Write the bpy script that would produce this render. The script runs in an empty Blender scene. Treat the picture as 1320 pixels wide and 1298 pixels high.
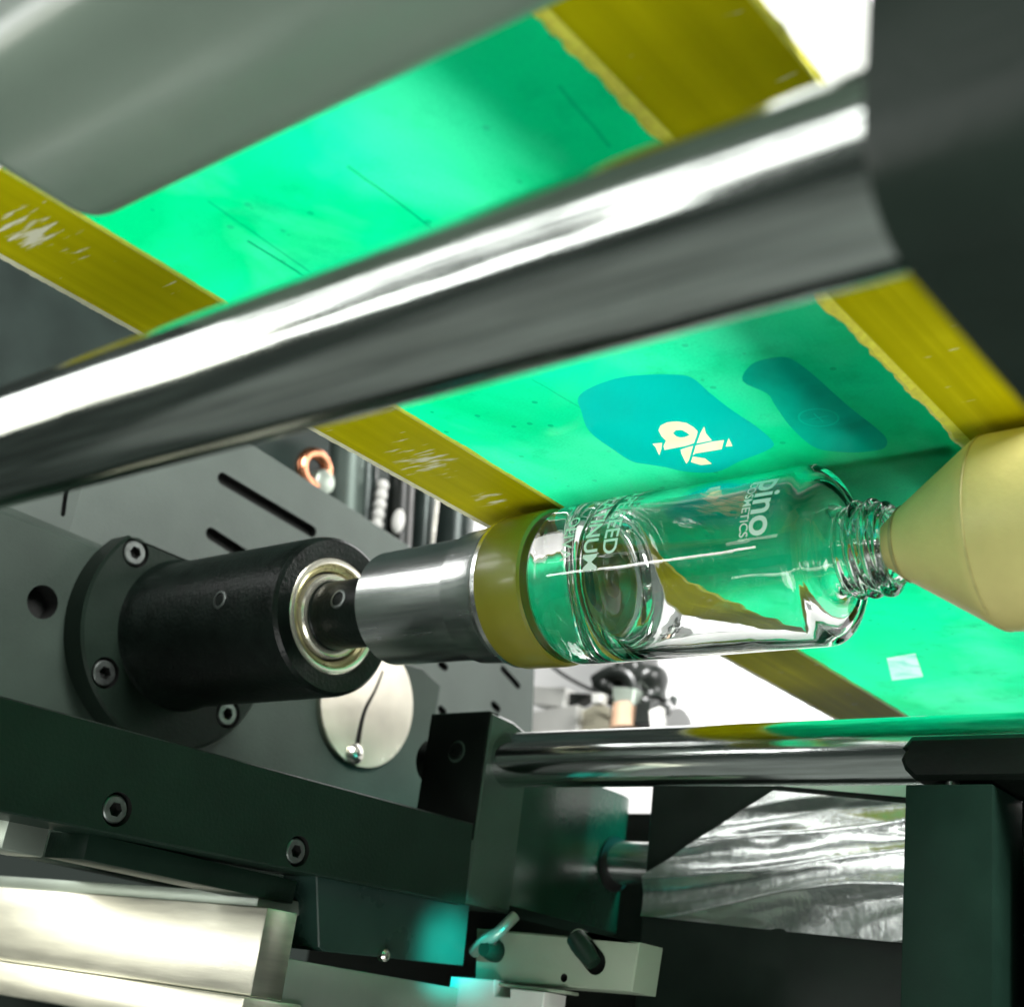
import bpy, bmesh, math, random
from mathutils import Vector, Matrix, noise
import numpy as np

random.seed(7)
S = 0.01                                    # geometry below is written in centimetres
sc = bpy.context.scene
COL = sc.collection
R_ = math.radians

# ------------------------------------------------------------------ camera
CXP, CYP, FP = 660.0, 649.0, 1716.0         # frame centre and focal length of the 1320 px photograph
_vx = np.array([-1450 - CXP, 1030 - CYP, FP]); _vy = np.array([2220 - CXP, 1560 - CYP, FP])
AX = -_vx / np.linalg.norm(_vx)
AY = _vy - AX * (_vy @ AX); AY /= np.linalg.norm(AY)
AZ = np.cross(AX, AY)
MW = np.array([AX, AY, AZ])
CAM = -(MW @ (np.array([900 - CXP, 735 - CYP, FP]) / FP * 36.8))

def pt(x, y, ax, v):
    """point of the place seen at photo pixel x,y lying on the plane axis=v (cm)"""
    r = MW @ np.array([(x - CXP) / FP, (y - CYP) / FP, 1.0])
    t = (v - CAM[ax]) / r[ax]
    return CAM + r * t

cd = bpy.data.cameras.new('camera'); cam = bpy.data.objects.new('camera', cd); COL.objects.link(cam)
cd.sensor_fit = 'HORIZONTAL'; cd.sensor_width = 36; cd.lens = 36 * FP / 1320
cd.clip_start = 0.005; cd.clip_end = 50
m = Matrix.Identity(4)
for i in range(3):
    m[i][0] = MW[i, 0]; m[i][1] = -MW[i, 1]; m[i][2] = -MW[i, 2]; m[i][3] = CAM[i] * S
cam.matrix_world = m
cd.dof.use_dof = True; cd.dof.focus_distance = 0.37; cd.dof.aperture_fstop = 18
sc.camera = cam

# ------------------------------------------------------------------ world, lamps, exposure
w = bpy.data.worlds.new('World'); sc.world = w; w.use_nodes = True
bg = w.node_tree.nodes['Background']; bg.inputs[0].default_value = (0.80, 1.0, 0.88, 1); bg.inputs[1].default_value = 0.055

def area(name, loc, target, sx, sy, power, col=(1, 1, 1)):
    l = bpy.data.lights.new(name, 'AREA'); l.shape = 'RECTANGLE'
    l.size = sx * S; l.size_y = sy * S; l.energy = power; l.color = col
    o = bpy.data.objects.new(name, l); COL.objects.link(o)
    o.location = Vector(loc) * S
    o.rotation_euler = (Vector(target) - Vector(loc)).to_track_quat('-Z', 'Y').to_euler()
    return o
area('ceiling_lamp', (68, -16, 56), (2, 0, 2), 36, 36, 17.0, (1.0, 1.0, 0.97))
area('tube_lamp_low', (-115, -160, 38), (-10, 0, 0), 250, 6, 1.2, (1.0, 1.0, 0.98))
area('tube_lamp_mid', (-110, -160, 68), (-10, 0, 0), 240, 10, 3.6, (1.0, 1.0, 0.98))
area('tube_lamp_high', (-100, -150, 100), (-10, 0, 0), 250, 16, 7.0, (1.0, 1.0, 0.98))
area('window_lamp', (-118, -105, 3), (-10, 0, -8), 40, 50, 2.6, (1.0, 0.98, 0.86))
area('window_lamp_right', (-52, -150, 30), (-4, 10, -6), 34, 36, 1.7, (1.0, 0.99, 0.96))
area('floor_bounce_fill', (55, -60, -88), (0, 0, 0), 70, 60, 11.0, (1.0, 1.0, 0.96))  # added fill standing in for floor bounce on the undersides
area('wall_fill', (20, 98, 75), (20, 120, 52), 260, 12, 40.0, (1.0, 0.97, 0.94))  # added fill that whitens the wall the disc reflects
area('wall_fill_high', (-30, 80, 130), (-45, 120, 142), 120, 30, 26.0, (1.0, 0.99, 0.98))  # added fill that brightens the upper part of the wall
area('window_lamp_mid', (-84, -128, -9.5), (-3, 0, 0), 64, 7, 2.4, (1.0, 1.0, 0.97))
area('chuck_fill', (-185, -150, 66), (-12, 0, 0), 80, 50, 7.0, (1.0, 1.0, 0.98))  # added fill for a broad white highlight on the chuck
def spot(name, loc, target, deg, power, col):
    l = bpy.data.lights.new(name, 'SPOT'); l.energy = power; l.color = col; l.spot_size = R_(deg); l.spot_blend = .95; l.shadow_soft_size = .006
    o = bpy.data.objects.new(name, l); COL.objects.link(o); o.location = Vector(loc) * S
    o.rotation_euler = (Vector(target) - Vector(loc)).to_track_quat('-Z', 'Y').to_euler()
spot('cover_fill', (-35, 4, 46), (-19, 40, 7.5), 27, 46.0, (1.0, 1.0, .98))  # added spot that whitens the cover panel behind the bottle
spot('cyan_lamp', (30, -12, -8), (-13.5, 6.9, -10.1), 4.2, 60.0, (.0, 1.0, .92))
spot('cyan_lamp_rear', (-4, 18.2, -1.2), (-14, 17, -4.5), 50, .6, (.0, 1.0, .85))
sc.view_settings.view_transform = 'Standard'; sc.view_settings.look = 'None'
sc.view_settings.exposure = 0.0; sc.view_settings.gamma = 1.0
sc.render.engine = 'CYCLES'
sc.cycles.max_bounces = 16; sc.cycles.transmission_bounces = 14; sc.cycles.glossy_bounces = 6
sc.cycles.diffuse_bounces = 4; sc.cycles.transparent_max_bounces = 12
sc.cycles.use_denoising = True; sc.cycles.sample_clamp_indirect = 6

# ------------------------------------------------------------------ materials
def newmat(name):
    mt = bpy.data.materials.new(name); mt.use_nodes = True
    nt = mt.node_tree; return mt, nt, nt.nodes, nt.links, nt.nodes['Principled BSDF']

def mat(name, col, rough=.5, metal=0., var=.15, scale=40., bump=0., bscale=200., stretch=(1, 1, 1), rvar=.08,
        coat=0., spec=.5, wear=None):
    """surface with mottled colour, uneven gloss, fine relief and optional pale wear specks"""
    mt, nt, N, L, P = newmat(name)
    tc = N.new('ShaderNodeTexCoord'); mp = N.new('ShaderNodeMapping'); L.new(tc.outputs['Object'], mp.inputs[0])
    mp.inputs['Scale'].default_value = stretch
    nz = N.new('ShaderNodeTexNoise'); nz.inputs['Scale'].default_value = scale; nz.inputs['Detail'].default_value = 6
    L.new(mp.outputs[0], nz.inputs['Vector'])
    rp = N.new('ShaderNodeValToRGB'); L.new(nz.outputs['Fac'], rp.inputs[0])
    rp.color_ramp.elements[0].position = .3; rp.color_ramp.elements[1].position = .7
    rp.color_ramp.elements[0].color = (*[c * (1 - var) for c in col], 1)
    rp.color_ramp.elements[1].color = (*[min(1, c * (1 + var)) for c in col], 1)
    cout = rp.outputs[0]
    if wear:
        n2 = N.new('ShaderNodeTexNoise'); n2.inputs['Scale'].default_value = wear[1]; n2.inputs['Detail'].default_value = 8
        n2.inputs['Roughness'].default_value = .75
        L.new(tc.outputs['Object'], n2.inputs['Vector'])
        r2 = N.new('ShaderNodeValToRGB'); L.new(n2.outputs['Fac'], r2.inputs[0])
        r2.color_ramp.elements[0].position = wear[2]; r2.color_ramp.elements[1].position = wear[2] + .05
        mx = N.new('ShaderNodeMix'); mx.data_type = 'RGBA'
        L.new(r2.outputs[0], mx.inputs[0]); L.new(cout, mx.inputs[6]); mx.inputs[7].default_value = (*wear[0], 1)
        cout = mx.outputs[2]
    L.new(cout, P.inputs['Base Color'])
    mr = N.new('ShaderNodeMapRange'); L.new(nz.outputs['Fac'], mr.inputs[0])
    mr.inputs[3].default_value = max(.02, rough - rvar); mr.inputs[4].default_value = rough + rvar
    L.new(mr.outputs[0], P.inputs['Roughness'])
    P.inputs['Metallic'].default_value = metal; P.inputs['Specular IOR Level'].default_value = spec
    if coat: P.inputs['Coat Weight'].default_value = coat; P.inputs['Coat Roughness'].default_value = .12
    if bump:
        nb = N.new('ShaderNodeTexNoise'); nb.inputs['Scale'].default_value = bscale; nb.inputs['Detail'].default_value = 4
        L.new(mp.outputs[0], nb.inputs['Vector'])
        b = N.new('ShaderNodeBump'); b.inputs['Strength'].default_value = bump; b.inputs['Distance'].default_value = .0004
        L.new(nb.outputs['Fac'], b.inputs['Height']); L.new(b.outputs[0], P.inputs['Normal'])
    return mt

DARK = mat('black_anodised', (.010, .018, .013), .40, spec=.12, var=.25, bump=.25, bscale=900, wear=((.10, .12, .10), 500, .74))
HOLD = mat('blackened_steel', (.005, .009, .007), .32, spec=.2, var=.4, bump=.5, bscale=700, scale=120, wear=((.12, .14, .12), 350, .70))
PLATE = mat('grey_painted_plate', (.034, .050, .040), .5, spec=.2, var=.22, scale=28, bump=.3, bscale=900, wear=((.10, .13, .11), 160, .69))
BASE = mat('dark_green_grey_plate', (.010, .026, .017), .42, spec=.16, var=.18, bump=.3, bscale=900, wear=((.10, .13, .11), 300, .71))
BRACK = mat('grey_green_bracket', (.038, .070, .050), .40, spec=.35, var=.14, bump=.3, bscale=800)
POST = mat('post_paint', (.008, .023, .016), .45, spec=.08, var=.25, bump=.12, bscale=900)
BLACK = mat('black_plastic', (.004, .007, .005), .45, spec=.13, var=.3, bump=.2, bscale=600)
HOLE = mat('hole_shade', (.003, .004, .003), .8, var=.1)  # shade inside holes and recesses, put into a near-black colour
CHROME = mat('ground_steel', (.54, .58, .55), .12, metal=1, var=.35, scale=80, stretch=(.4, 10, 10), bump=.07, bscale=150, rvar=.08)
RODM = mat('chrome_rod', (.62, .66, .64), .13, metal=1, var=.22, scale=70, stretch=(.5, 10, 10), bump=.06, bscale=200, rvar=.04)
STEEL = mat('turned_steel', (.84, .86, .85), .25, metal=1, var=.12, scale=60, stretch=(.5, 9, 9), bump=.07, bscale=110, rvar=.06)
ALU = mat('brushed_aluminium', (.80, .79, .66), .36, metal=1, var=.10, scale=40, stretch=(1, 1, 10), bump=.05, bscale=220, rvar=.1)
ALUD = mat('grey_aluminium', (.36, .42, .36), .38, metal=.6, var=.12, scale=40, bump=.12, bscale=300)
DISC = mat('polished_disc', (.72, .68, .58), .24, metal=1, var=.12, scale=55, bump=.08, bscale=180, rvar=.1)
SCREWM = mat('screw_steel', (.16, .18, .17), .34, metal=.9, var=.2, scale=300, bump=.2, bscale=900)
BRIGHTS = mat('zinc_screw', (.75, .74, .66), .25, metal=1, var=.15, scale=300)
BEAR = mat('bearing_steel', (.80, .78, .66), .20, metal=.75, var=.1, scale=120, bump=.05, bscale=400)
BEARG = mat('bearing_shield', (.42, .39, .20), .28, metal=.6, var=.12, scale=120, bump=.08, bscale=400)
BEAM = mat('grey_beam_paint', (.22, .29, .235), .35, var=.07, scale=25, bump=.12, bscale=600, coat=.15)
BLOCKM = mat('dark_clamp_casting', (.016, .028, .021), .42, spec=.25, var=.18, bump=.3, bscale=500)
CONEM = mat('yellow_rubber', (.70, .63, .24), .42, var=.13, scale=45, bump=.2, bscale=700, wear=((.46, .42, .18), 150, .67))
RINGM = mat('olive_rubber', (.20, .19, .018), .34, var=.12, scale=70, bump=.10, bscale=500, coat=.2)
WHITE = mat('white_panel', (.82, .82, .82), .4, var=.03)
WHITEP = mat('white_plastic', (.80, .80, .76), .35, var=.06)
PEACH = mat('peach_plastic', (.62, .40, .26), .45, var=.15)
COPPER = mat('copper_ring', (.85, .36, .20), .25, metal=1, var=.15)
RUBBER = mat('black_rubber', (.010, .013, .011), .35, var=.3)
DSTEEL = mat('dark_polished_steel', (.030, .044, .040), .30, metal=.35, var=.2, scale=60, bump=.06, bscale=150)
INK = mat('white_ink', (.85, .87, .84), .5, var=.05)
EDGE = mat('pale_frame_edge', (.86, .84, .60), .4, var=.1, scale=300)
FRAMEP = mat('pale_frame_paint', (.78, .80, .76), .35, var=.05)
GREYP = mat('pale_green_plate', (.30, .36, .27), .42, var=.10, bump=.2, bscale=600)

def glass():
    mt, nt, N, L, P = newmat('clear_glass')
    P.inputs['Base Color'].default_value = (.985, 1, .99, 1); P.inputs['Roughness'].default_value = 0.0
    P.inputs['Transmission Weight'].default_value = 1; P.inputs['IOR'].default_value = 1.5
    tc = N.new('ShaderNodeTexCoord'); nb = N.new('ShaderNodeTexNoise'); nb.inputs['Scale'].default_value = 95
    gm = N.new('ShaderNodeMapping'); gm.inputs['Scale'].default_value = (.35, 1.2, 1.2); L.new(tc.outputs['Object'], gm.inputs[0]); L.new(gm.outputs[0], nb.inputs['Vector'])
    b = N.new('ShaderNodeBump'); b.inputs['Strength'].default_value = .10; b.inputs['Distance'].default_value = .0010
    L.new(nb.outputs['Fac'], b.inputs['Height']); L.new(b.outputs[0], P.inputs['Normal'])
    return mt
GLASS = glass()

def sheetmat(name, c1, c2, scale, gloss=.22, lines=(), specks=None, grough=.16, pale=None):
    """printing-screen film: lets light through, scatters a little, soft gloss"""
    mt, nt, N, L, P = newmat(name); N.remove(P); out = N['Material Output']
    tc = N.new('ShaderNodeTexCoord')
    nz = N.new('ShaderNodeTexNoise'); nz.inputs['Scale'].default_value = scale; nz.inputs['Detail'].default_value = 5
    nz.inputs['Distortion'].default_value = .6
    L.new(tc.outputs['Object'], nz.inputs['Vector'])
    rp = N.new('ShaderNodeValToRGB'); L.new(nz.outputs['Fac'], rp.inputs[0])
    rp.color_ramp.elements[0].position = .36; rp.color_ramp.elements[1].position = .66
    rp.color_ramp.elements[0].color = (*c1, 1); rp.color_ramp.elements[1].color = (*c2, 1)
    col = rp.outputs[0]
    sp = N.new('ShaderNodeSeparateXYZ'); L.new(tc.outputs['Object'], sp.inputs[0])
    def darken(fac, col, c):
        mx = N.new('ShaderNodeMix'); mx.data_type = 'RGBA'; L.new(fac, mx.inputs[0]); L.new(col, mx.inputs[6])
        mx.inputs[7].default_value = (*c, 1); return mx.outputs[2]
    def mth(op, a, b=None):
        n = N.new('ShaderNodeMath'); n.operation = op
        for k, v in enumerate((a, b)):
            if v is None: continue
            if isinstance(v, (int, float)): n.inputs[k].default_value = v
            else: L.new(v, n.inputs[k])
        return n.outputs[0]
    wob = N.new('ShaderNodeTexNoise'); wob.inputs['Scale'].default_value = 90; L.new(tc.outputs['Object'], wob.inputs['Vector'])
    if specks:
        v = N.new('ShaderNodeTexVoronoi'); v.inputs['Scale'].default_value = specks; L.new(tc.outputs['Object'], v.inputs['Vector'])
        sg = N.new('ShaderNodeSeparateColor'); L.new(v.outputs['Color'], sg.inputs[0])
        f = mth('MULTIPLY', mth('LESS_THAN', v.outputs['Distance'], .16), mth('GREATER_THAN', sg.outputs[0], .80))
        col = darken(mth('MULTIPLY', f, .5), col, (0, .25, .11))
    if pale:
        n4 = N.new('ShaderNodeTexNoise'); n4.inputs['Scale'].default_value = 24; n4.inputs['Detail'].default_value = 7; n4.inputs['Distortion'].default_value = .4
        m4 = N.new('ShaderNodeMapping'); m4.inputs['Scale'].default_value = (1.0, .7, 1); m4.inputs['Location'].default_value = (.31, .12, 0); L.new(tc.outputs['Object'], m4.inputs[0]); L.new(m4.outputs[0], n4.inputs['Vector'])
        g4 = N.new('ShaderNodeMapRange'); L.new(n4.outputs['Fac'], g4.inputs[0]); g4.inputs[1].default_value = .50; g4.inputs[2].default_value = .74; g4.inputs[4].default_value = .75
        mx = N.new('ShaderNodeMix'); mx.data_type = 'RGBA'; L.new(g4.outputs[0], mx.inputs[0]); L.new(col, mx.inputs[6]); mx.inputs[7].default_value = (*pale, 1); col = mx.outputs[2]
        n5 = N.new('ShaderNodeTexNoise'); n5.inputs['Scale'].default_value = 42; n5.inputs['Detail'].default_value = 8; n5.inputs['Roughness'].default_value = .65; L.new(tc.outputs['Object'], n5.inputs['Vector'])
        g5 = N.new('ShaderNodeMapRange'); L.new(n5.outputs['Fac'], g5.inputs[0]); g5.inputs[1].default_value = .54; g5.inputs[2].default_value = .76; g5.inputs[4].default_value = .8
        col = darken(g5.outputs[0], col, (0, .42, .16))
        w1 = N.new('ShaderNodeTexNoise'); w1.inputs['Scale'].default_value = 1400; w1.inputs['Detail'].default_value = 2; L.new(tc.outputs['Object'], w1.inputs['Vector'])
        g6 = N.new('ShaderNodeMapRange'); L.new(w1.outputs['Fac'], g6.inputs[0]); g6.inputs[1].default_value = .35; g6.inputs[2].default_value = .75; g6.inputs[4].default_value = .22
        col = darken(g6.outputs[0], col, (0, .40, .16))
    for (x0, slope, ya, yb, wd, st) in lines:              # scratches: metres
        xx = mth('ADD', sp.outputs[0], mth('MULTIPLY', sp.outputs[1], -slope))
        xx = mth('ADD', xx, mth('MULTIPLY', mth('SUBTRACT', wob.outputs['Fac'], .5), .0012))
        d = mth('ABSOLUTE', mth('SUBTRACT', xx, x0))
        f = mth('MULTIPLY', mth('LESS_THAN', d, wd), mth('MULTIPLY', mth('GREATER_THAN', sp.outputs[1], ya), mth('LESS_THAN', sp.outputs[1], yb)))
        col = darken(mth('MULTIPLY', f, st), col, (0, .22, .10))
    tr = N.new('ShaderNodeBsdfTranslucent'); L.new(col, tr.inputs[0])
    df = N.new('ShaderNodeBsdfDiffuse'); L.new(col, df.inputs[0])
    m1 = N.new('ShaderNodeMixShader'); m1.inputs[0].default_value = .16; L.new(tr.outputs[0], m1.inputs[1]); L.new(df.outputs[0], m1.inputs[2])
    gl = N.new('ShaderNodeBsdfGlossy'); gl.inputs['Roughness'].default_value = grough
    fr = N.new('ShaderNodeFresnel'); fr.inputs[0].default_value = 1.38
    m2 = N.new('ShaderNodeMixShader'); L.new(mth('MULTIPLY', fr.outputs[0], gloss), m2.inputs[0]); L.new(m1.outputs[0], m2.inputs[1]); L.new(gl.outputs[0], m2.inputs[2])
    L.new(m2.outputs[0], out.inputs[0])
    return mt
EMUL = sheetmat('green_emulsion', (.0, .56, .19), (.005, .80, .38), 11, specks=200, pale=(.07, .88, .45),
                lines=((-.0150, .04, -.152, -.124, .0004, .75), (.0215, .02, -.160, -.126, .00032, .7), (-.022, -.03, -.166, -.131, .0003, .45),
                       (-.038, .25, -.170, -.150, .0005, .5), (.052, -.1, -.158, -.140, .0004, .4), (.004, .1, -.075, -.050, .0003, .3)))
TEAL = sheetmat('teal_stencil_film', (.0, .44, .36), (.0, .50, .41), 20)
TEAL2 = sheetmat('dark_green_stencil_film', (.0, .34, .23), (.0, .48, .32), 60)
TEAL3 = sheetmat('green_stencil_mark', (.0, .52, .34), (.0, .56, .37), 60)
CREAM = sheetmat('open_cream_mesh', (.92, .86, .50), (.96, .92, .62), 90)
MILKY = sheetmat('milky_film', (.22, .62, .52), (.55, .80, .74), 120)  # milky patch filling a gap in the emulsion

def stripmat():
    """yellow mesh glued over the frame bar: streaks along it, worn scratches at two places"""
    mt, nt, N, L, P = newmat('yellow_mesh_over_frame')
    tc = N.new('ShaderNodeTexCoord'); mp = N.new('ShaderNodeMapping'); mp.inputs['Scale'].default_value = (140, 1.6, 30)
    L.new(tc.outputs['Object'], mp.inputs[0])
    nz = N.new('ShaderNodeTexNoise'); nz.inputs['Scale'].default_value = 1.6; nz.inputs['Detail'].default_value = 3; L.new(mp.outputs[0], nz.inputs['Vector'])
    n2 = N.new('ShaderNodeTexNoise'); n2.inputs['Scale'].default_value = 22; n2.inputs['Detail'].default_value = 6; L.new(tc.outputs['Object'], n2.inputs['Vector'])
    ad = N.new('ShaderNodeMath'); ad.operation = 'MULTIPLY_ADD'; L.new(nz.outputs['Fac'], ad.inputs[0]); ad.inputs[1].default_value = .5
    ml = N.new('ShaderNodeMath'); ml.operation = 'MULTIPLY'; L.new(n2.outputs['Fac'], ml.inputs[0]); ml.inputs[1].default_value = .5; L.new(ml.outputs[0], ad.inputs[2])
    rp = N.new('ShaderNodeValToRGB'); L.new(ad.outputs[0], rp.inputs[0])
    rp.color_ramp.elements[0].position = .36; rp.color_ramp.elements[0].color = (.50, .46, .002, 1)
    e = rp.color_ramp.elements.new(.55); e.color = (.60, .55, .003, 1)
    rp.color_ramp.elements[-1].position = .68; rp.color_ramp.elements[-1].color = (.78, .72, .01, 1)
    col = rp.outputs[0]
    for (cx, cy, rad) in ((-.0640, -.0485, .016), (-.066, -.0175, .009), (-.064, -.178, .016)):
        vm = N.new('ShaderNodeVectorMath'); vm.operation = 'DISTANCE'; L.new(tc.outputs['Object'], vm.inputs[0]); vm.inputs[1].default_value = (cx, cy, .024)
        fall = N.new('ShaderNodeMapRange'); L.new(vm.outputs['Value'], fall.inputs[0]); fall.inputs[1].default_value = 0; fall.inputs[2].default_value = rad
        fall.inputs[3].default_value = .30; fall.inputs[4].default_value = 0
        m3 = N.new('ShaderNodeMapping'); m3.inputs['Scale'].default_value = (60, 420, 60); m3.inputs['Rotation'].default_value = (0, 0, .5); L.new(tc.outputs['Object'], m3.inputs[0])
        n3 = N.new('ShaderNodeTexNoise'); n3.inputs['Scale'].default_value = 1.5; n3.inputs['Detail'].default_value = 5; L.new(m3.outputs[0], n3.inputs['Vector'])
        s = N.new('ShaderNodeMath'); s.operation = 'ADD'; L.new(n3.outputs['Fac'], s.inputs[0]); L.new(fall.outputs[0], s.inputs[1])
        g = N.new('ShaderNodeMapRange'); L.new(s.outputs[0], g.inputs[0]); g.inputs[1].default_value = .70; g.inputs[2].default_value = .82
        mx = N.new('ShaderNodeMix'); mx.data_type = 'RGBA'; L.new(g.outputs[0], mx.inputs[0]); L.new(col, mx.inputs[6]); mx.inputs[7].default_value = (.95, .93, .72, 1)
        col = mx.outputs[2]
    L.new(col, P.inputs['Base Color']); P.inputs['Roughness'].default_value = .42; P.inputs['Specular IOR Level'].default_value = .03
    return mt
STRIP = stripmat()
GLUE = mat('backlit_yellow_glue', (.95, .88, .10), .35, var=.12, scale=500, bump=.6, bscale=500)  # glue edge; light leaking through it is put into the bright yellow

def foilmat():
    mt, nt, N, L, P = newmat('crinkled_foil')
    P.inputs['Metallic'].default_value = 1; P.inputs['Roughness'].default_value = .24; P.inputs['Base Color'].default_value = (.80, .84, .82, 1)
    tc = N.new('ShaderNodeTexCoord'); mp = N.new('ShaderNodeMapping'); mp.inputs['Scale'].default_value = (5, 5, 26); mp.inputs['Rotation'].default_value = (0, -.18, 0)
    L.new(tc.outputs['Object'], mp.inputs[0])
    a = N.new('ShaderNodeTexNoise'); a.inputs['Scale'].default_value = 1; a.inputs['Detail'].default_value = 3; a.inputs['Distortion'].default_value = .5; L.new(mp.outputs[0], a.inputs['Vector'])
    v = N.new('ShaderNodeTexNoise'); v.inputs['Scale'].default_value = 260; v.inputs['Detail'].default_value = 6; L.new(tc.outputs['Object'], v.inputs['Vector'])
    b1 = N.new('ShaderNodeBump'); b1.inputs['Strength'].default_value = .05; b1.inputs['Distance'].default_value = .006; L.new(a.outputs['Fac'], b1.inputs['Height'])
    b2 = N.new('ShaderNodeBump'); b2.inputs['Strength'].default_value = .25; b2.inputs['Distance'].default_value = .0006; L.new(v.outputs['Fac'], b2.inputs['Height']); L.new(b1.outputs[0], b2.inputs['Normal'])
    L.new(b2.outputs[0], P.inputs['Normal'])
    return mt
FOIL = foilmat()

# ------------------------------------------------------------------ building helpers
WLOC = {}
def link(name, bm, material, parent=None, origin=None, angle=35):
    """one mesh object out of a bmesh written in cm world coordinates"""
    if origin is None:
        lo = Vector((1e9,) * 3); hi = Vector((-1e9,) * 3)
        for v in bm.verts:
            for k in range(3): lo[k] = min(lo[k], v.co[k]); hi[k] = max(hi[k], v.co[k])
        origin = Vector(((lo.x + hi.x) / 2, (lo.y + hi.y) / 2, lo.z))
    origin = Vector(origin)
    for v in bm.verts: v.co = (v.co - origin) * S
    me = bpy.data.meshes.new(name); bm.to_mesh(me); bm.free()
    for p in me.polygons: p.use_smooth = True
    me.set_sharp_from_angle(angle=R_(angle))
    me.materials.append(material)
    if any(p.material_index for p in me.polygons): me.materials.append(HOLE)
    o = bpy.data.objects.new(name, me); COL.objects.link(o)
    wl = origin * S; WLOC[o.name] = wl
    if parent is not None:
        o.parent = parent; o.location = wl - WLOC[parent.name]
    else: o.location = wl
    return o
def tag(o, label, cat, group=None):
    o['label'] = label; o['category'] = cat
    if group: o['group'] = group
    return o
def thing(name, label, cat, loc, group=None):
    o = bpy.data.objects.new(name, None); COL.objects.link(o); o.empty_display_size = .01
    o.location = Vector(loc) * S; WLOC[o.name] = Vector(loc) * S
    return tag(o, label, cat, group)

def box(x0, x1, y0, y1, z0, z1, bev=.06, seg=2, bm=None):
    b = bmesh.new()
    bmesh.ops.create_cube(b, size=1)
    for v in b.verts:
        v.co = Vector((x0 + (v.co.x + .5) * (x1 - x0), y0 + (v.co.y + .5) * (y1 - y0), z0 + (v.co.z + .5) * (z1 - z0)))
    if bev: bmesh.ops.bevel(b, geom=b.edges[:], offset=bev, segments=seg, profile=.5, affect='EDGES')
    return b
def merge(*bms):
    out = bmesh.new()
    for b in bms:
        me = bpy.data.meshes.new('tmp'); b.to_mesh(me); b.free(); out.from_mesh(me); bpy.data.meshes.remove(me)
    return out
def lathe(prof, n=64, c=(0, 0, 0), d='X', rf=None, closed=False, caps=True):
    """turn (position along axis, radius) about an axis through c; rf(theta, s, r) may vary the radius"""
    b = bmesh.new(); rings = []
    for (s, r) in prof:
        if r < 1e-6:
            rings.append([(s, 0, 0)]); continue
        ring = []
        for k in range(n):
            th = 2 * math.pi * k / n; rr = rf(th, s, r) if rf else r
            ring.append((s, rr * math.cos(th), rr * math.sin(th)))
        rings.append(ring)
    def put(p):
        s, u, v = p
        if d == 'X': q = (s, u, v)
        elif d == 'Y': q = (v, s, u)
        else: q = (u, v, s)
        return b.verts.new((q[0] + c[0], q[1] + c[1], q[2] + c[2]))
    R = [[put(p) for p in r] for r in rings]
    pairs = list(zip(R[:-1], R[1:]))
    if closed: pairs.append((R[-1], R[0]))
    for A, B in pairs:
        for k in range(n):
            k2 = (k + 1) % n
            if len(A) == 1 and len(B) == 1: continue
            if len(A) == 1: b.faces.new((A[0], B[k], B[k2]))
            elif len(B) == 1: b.faces.new((A[k], B[0], A[k2]))
            else: b.faces.new((A[k], B[k], B[k2], A[k2]))
    if caps and not closed:
        if len(R[0]) > 1: b.faces.new(R[0])
        if len(R[-1]) > 1: b.faces.new(R[-1][::-1])
    bmesh.ops.recalc_face_normals(b, faces=b.faces[:])
    return b
def tube(path, r, n=10, bm=None):
    b = bmesh.new(); path = [Vector(p) for p in path]; rings = []
    up = Vector((0, 0, 1))
    for i, p in enumerate(path):
        t = (path[min(i + 1, len(path) - 1)] - path[max(i - 1, 0)]).normalized()
        a = t.cross(up)
        if a.length < .1: a = t.cross(Vector((1, 0, 0)))
        a.normalize(); c = t.cross(a)
        rr = r[i] if isinstance(r, (list, tuple)) else r
        rings.append([b.verts.new(p + (a * math.cos(2 * math.pi * k / n) + c * math.sin(2 * math.pi * k / n)) * rr) for k in range(n)])
    for A, B in zip(rings[:-1], rings[1:]):
        for k in range(n): b.faces.new((A[k], A[(k + 1) % n], B[(k + 1) % n], B[k]))
    b.faces.new(rings[0]); b.faces.new(rings[-1])
    bmesh.ops.recalc_face_normals(b, faces=b.faces[:])
    return b
def smooth(pts, per=6, closed=False):
    P = [Vector(p) for p in pts]; out = []; n = len(P)
    rng = range(n) if closed else range(n - 1)
    for i in rng:
        g = (lambda k: P[k % n]) if closed else (lambda k: P[max(0, min(n - 1, k))])
        a, b_, c, d = g(i - 1), g(i), g(i + 1), g(i + 2)
        for j in range(per):
            t = j / per
            out.append(.5 * ((2 * b_) + (c - a) * t + (2 * a - 5 * b_ + 4 * c - d) * t * t + (3 * b_ - a - 3 * c + d) * t ** 3))
    if not closed: out.append(P[-1])
    return out
OTH = {0: (1, 2), 1: (0, 2), 2: (0, 1)}
def p2(ax, val, pix):
    """photo outline -> 2-D outline on the plane axis=val"""
    a, c = OTH[ax]; return [(q[a], q[c]) for q in (pt(x, y, ax, val) for x, y in pix)]
def circ(cx, cy, r, n=28, k=1.0): return [(cx + r * math.cos(2 * math.pi * i / n), cy + k * r * math.sin(2 * math.pi * i / n)) for i in range(n)]
def slot(a, b, r, n=8):
    a = Vector(a); b = Vector(b); t = math.atan2(b.y - a.y, b.x - a.x); out = []
    for i in range(n + 1): th = t + math.pi / 2 + math.pi * i / n; out.append((a.x + r * math.cos(th), a.y + r * math.sin(th)))
    for i in range(n + 1): th = t - math.pi / 2 + math.pi * i / n; out.append((b.x + r * math.cos(th), b.y + r * math.sin(th)))
    return out
def area2(p): return sum(p[i][0] * p[(i + 1) % len(p)][1] - p[(i + 1) % len(p)][0] * p[i][1] for i in range(len(p))) / 2
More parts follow.
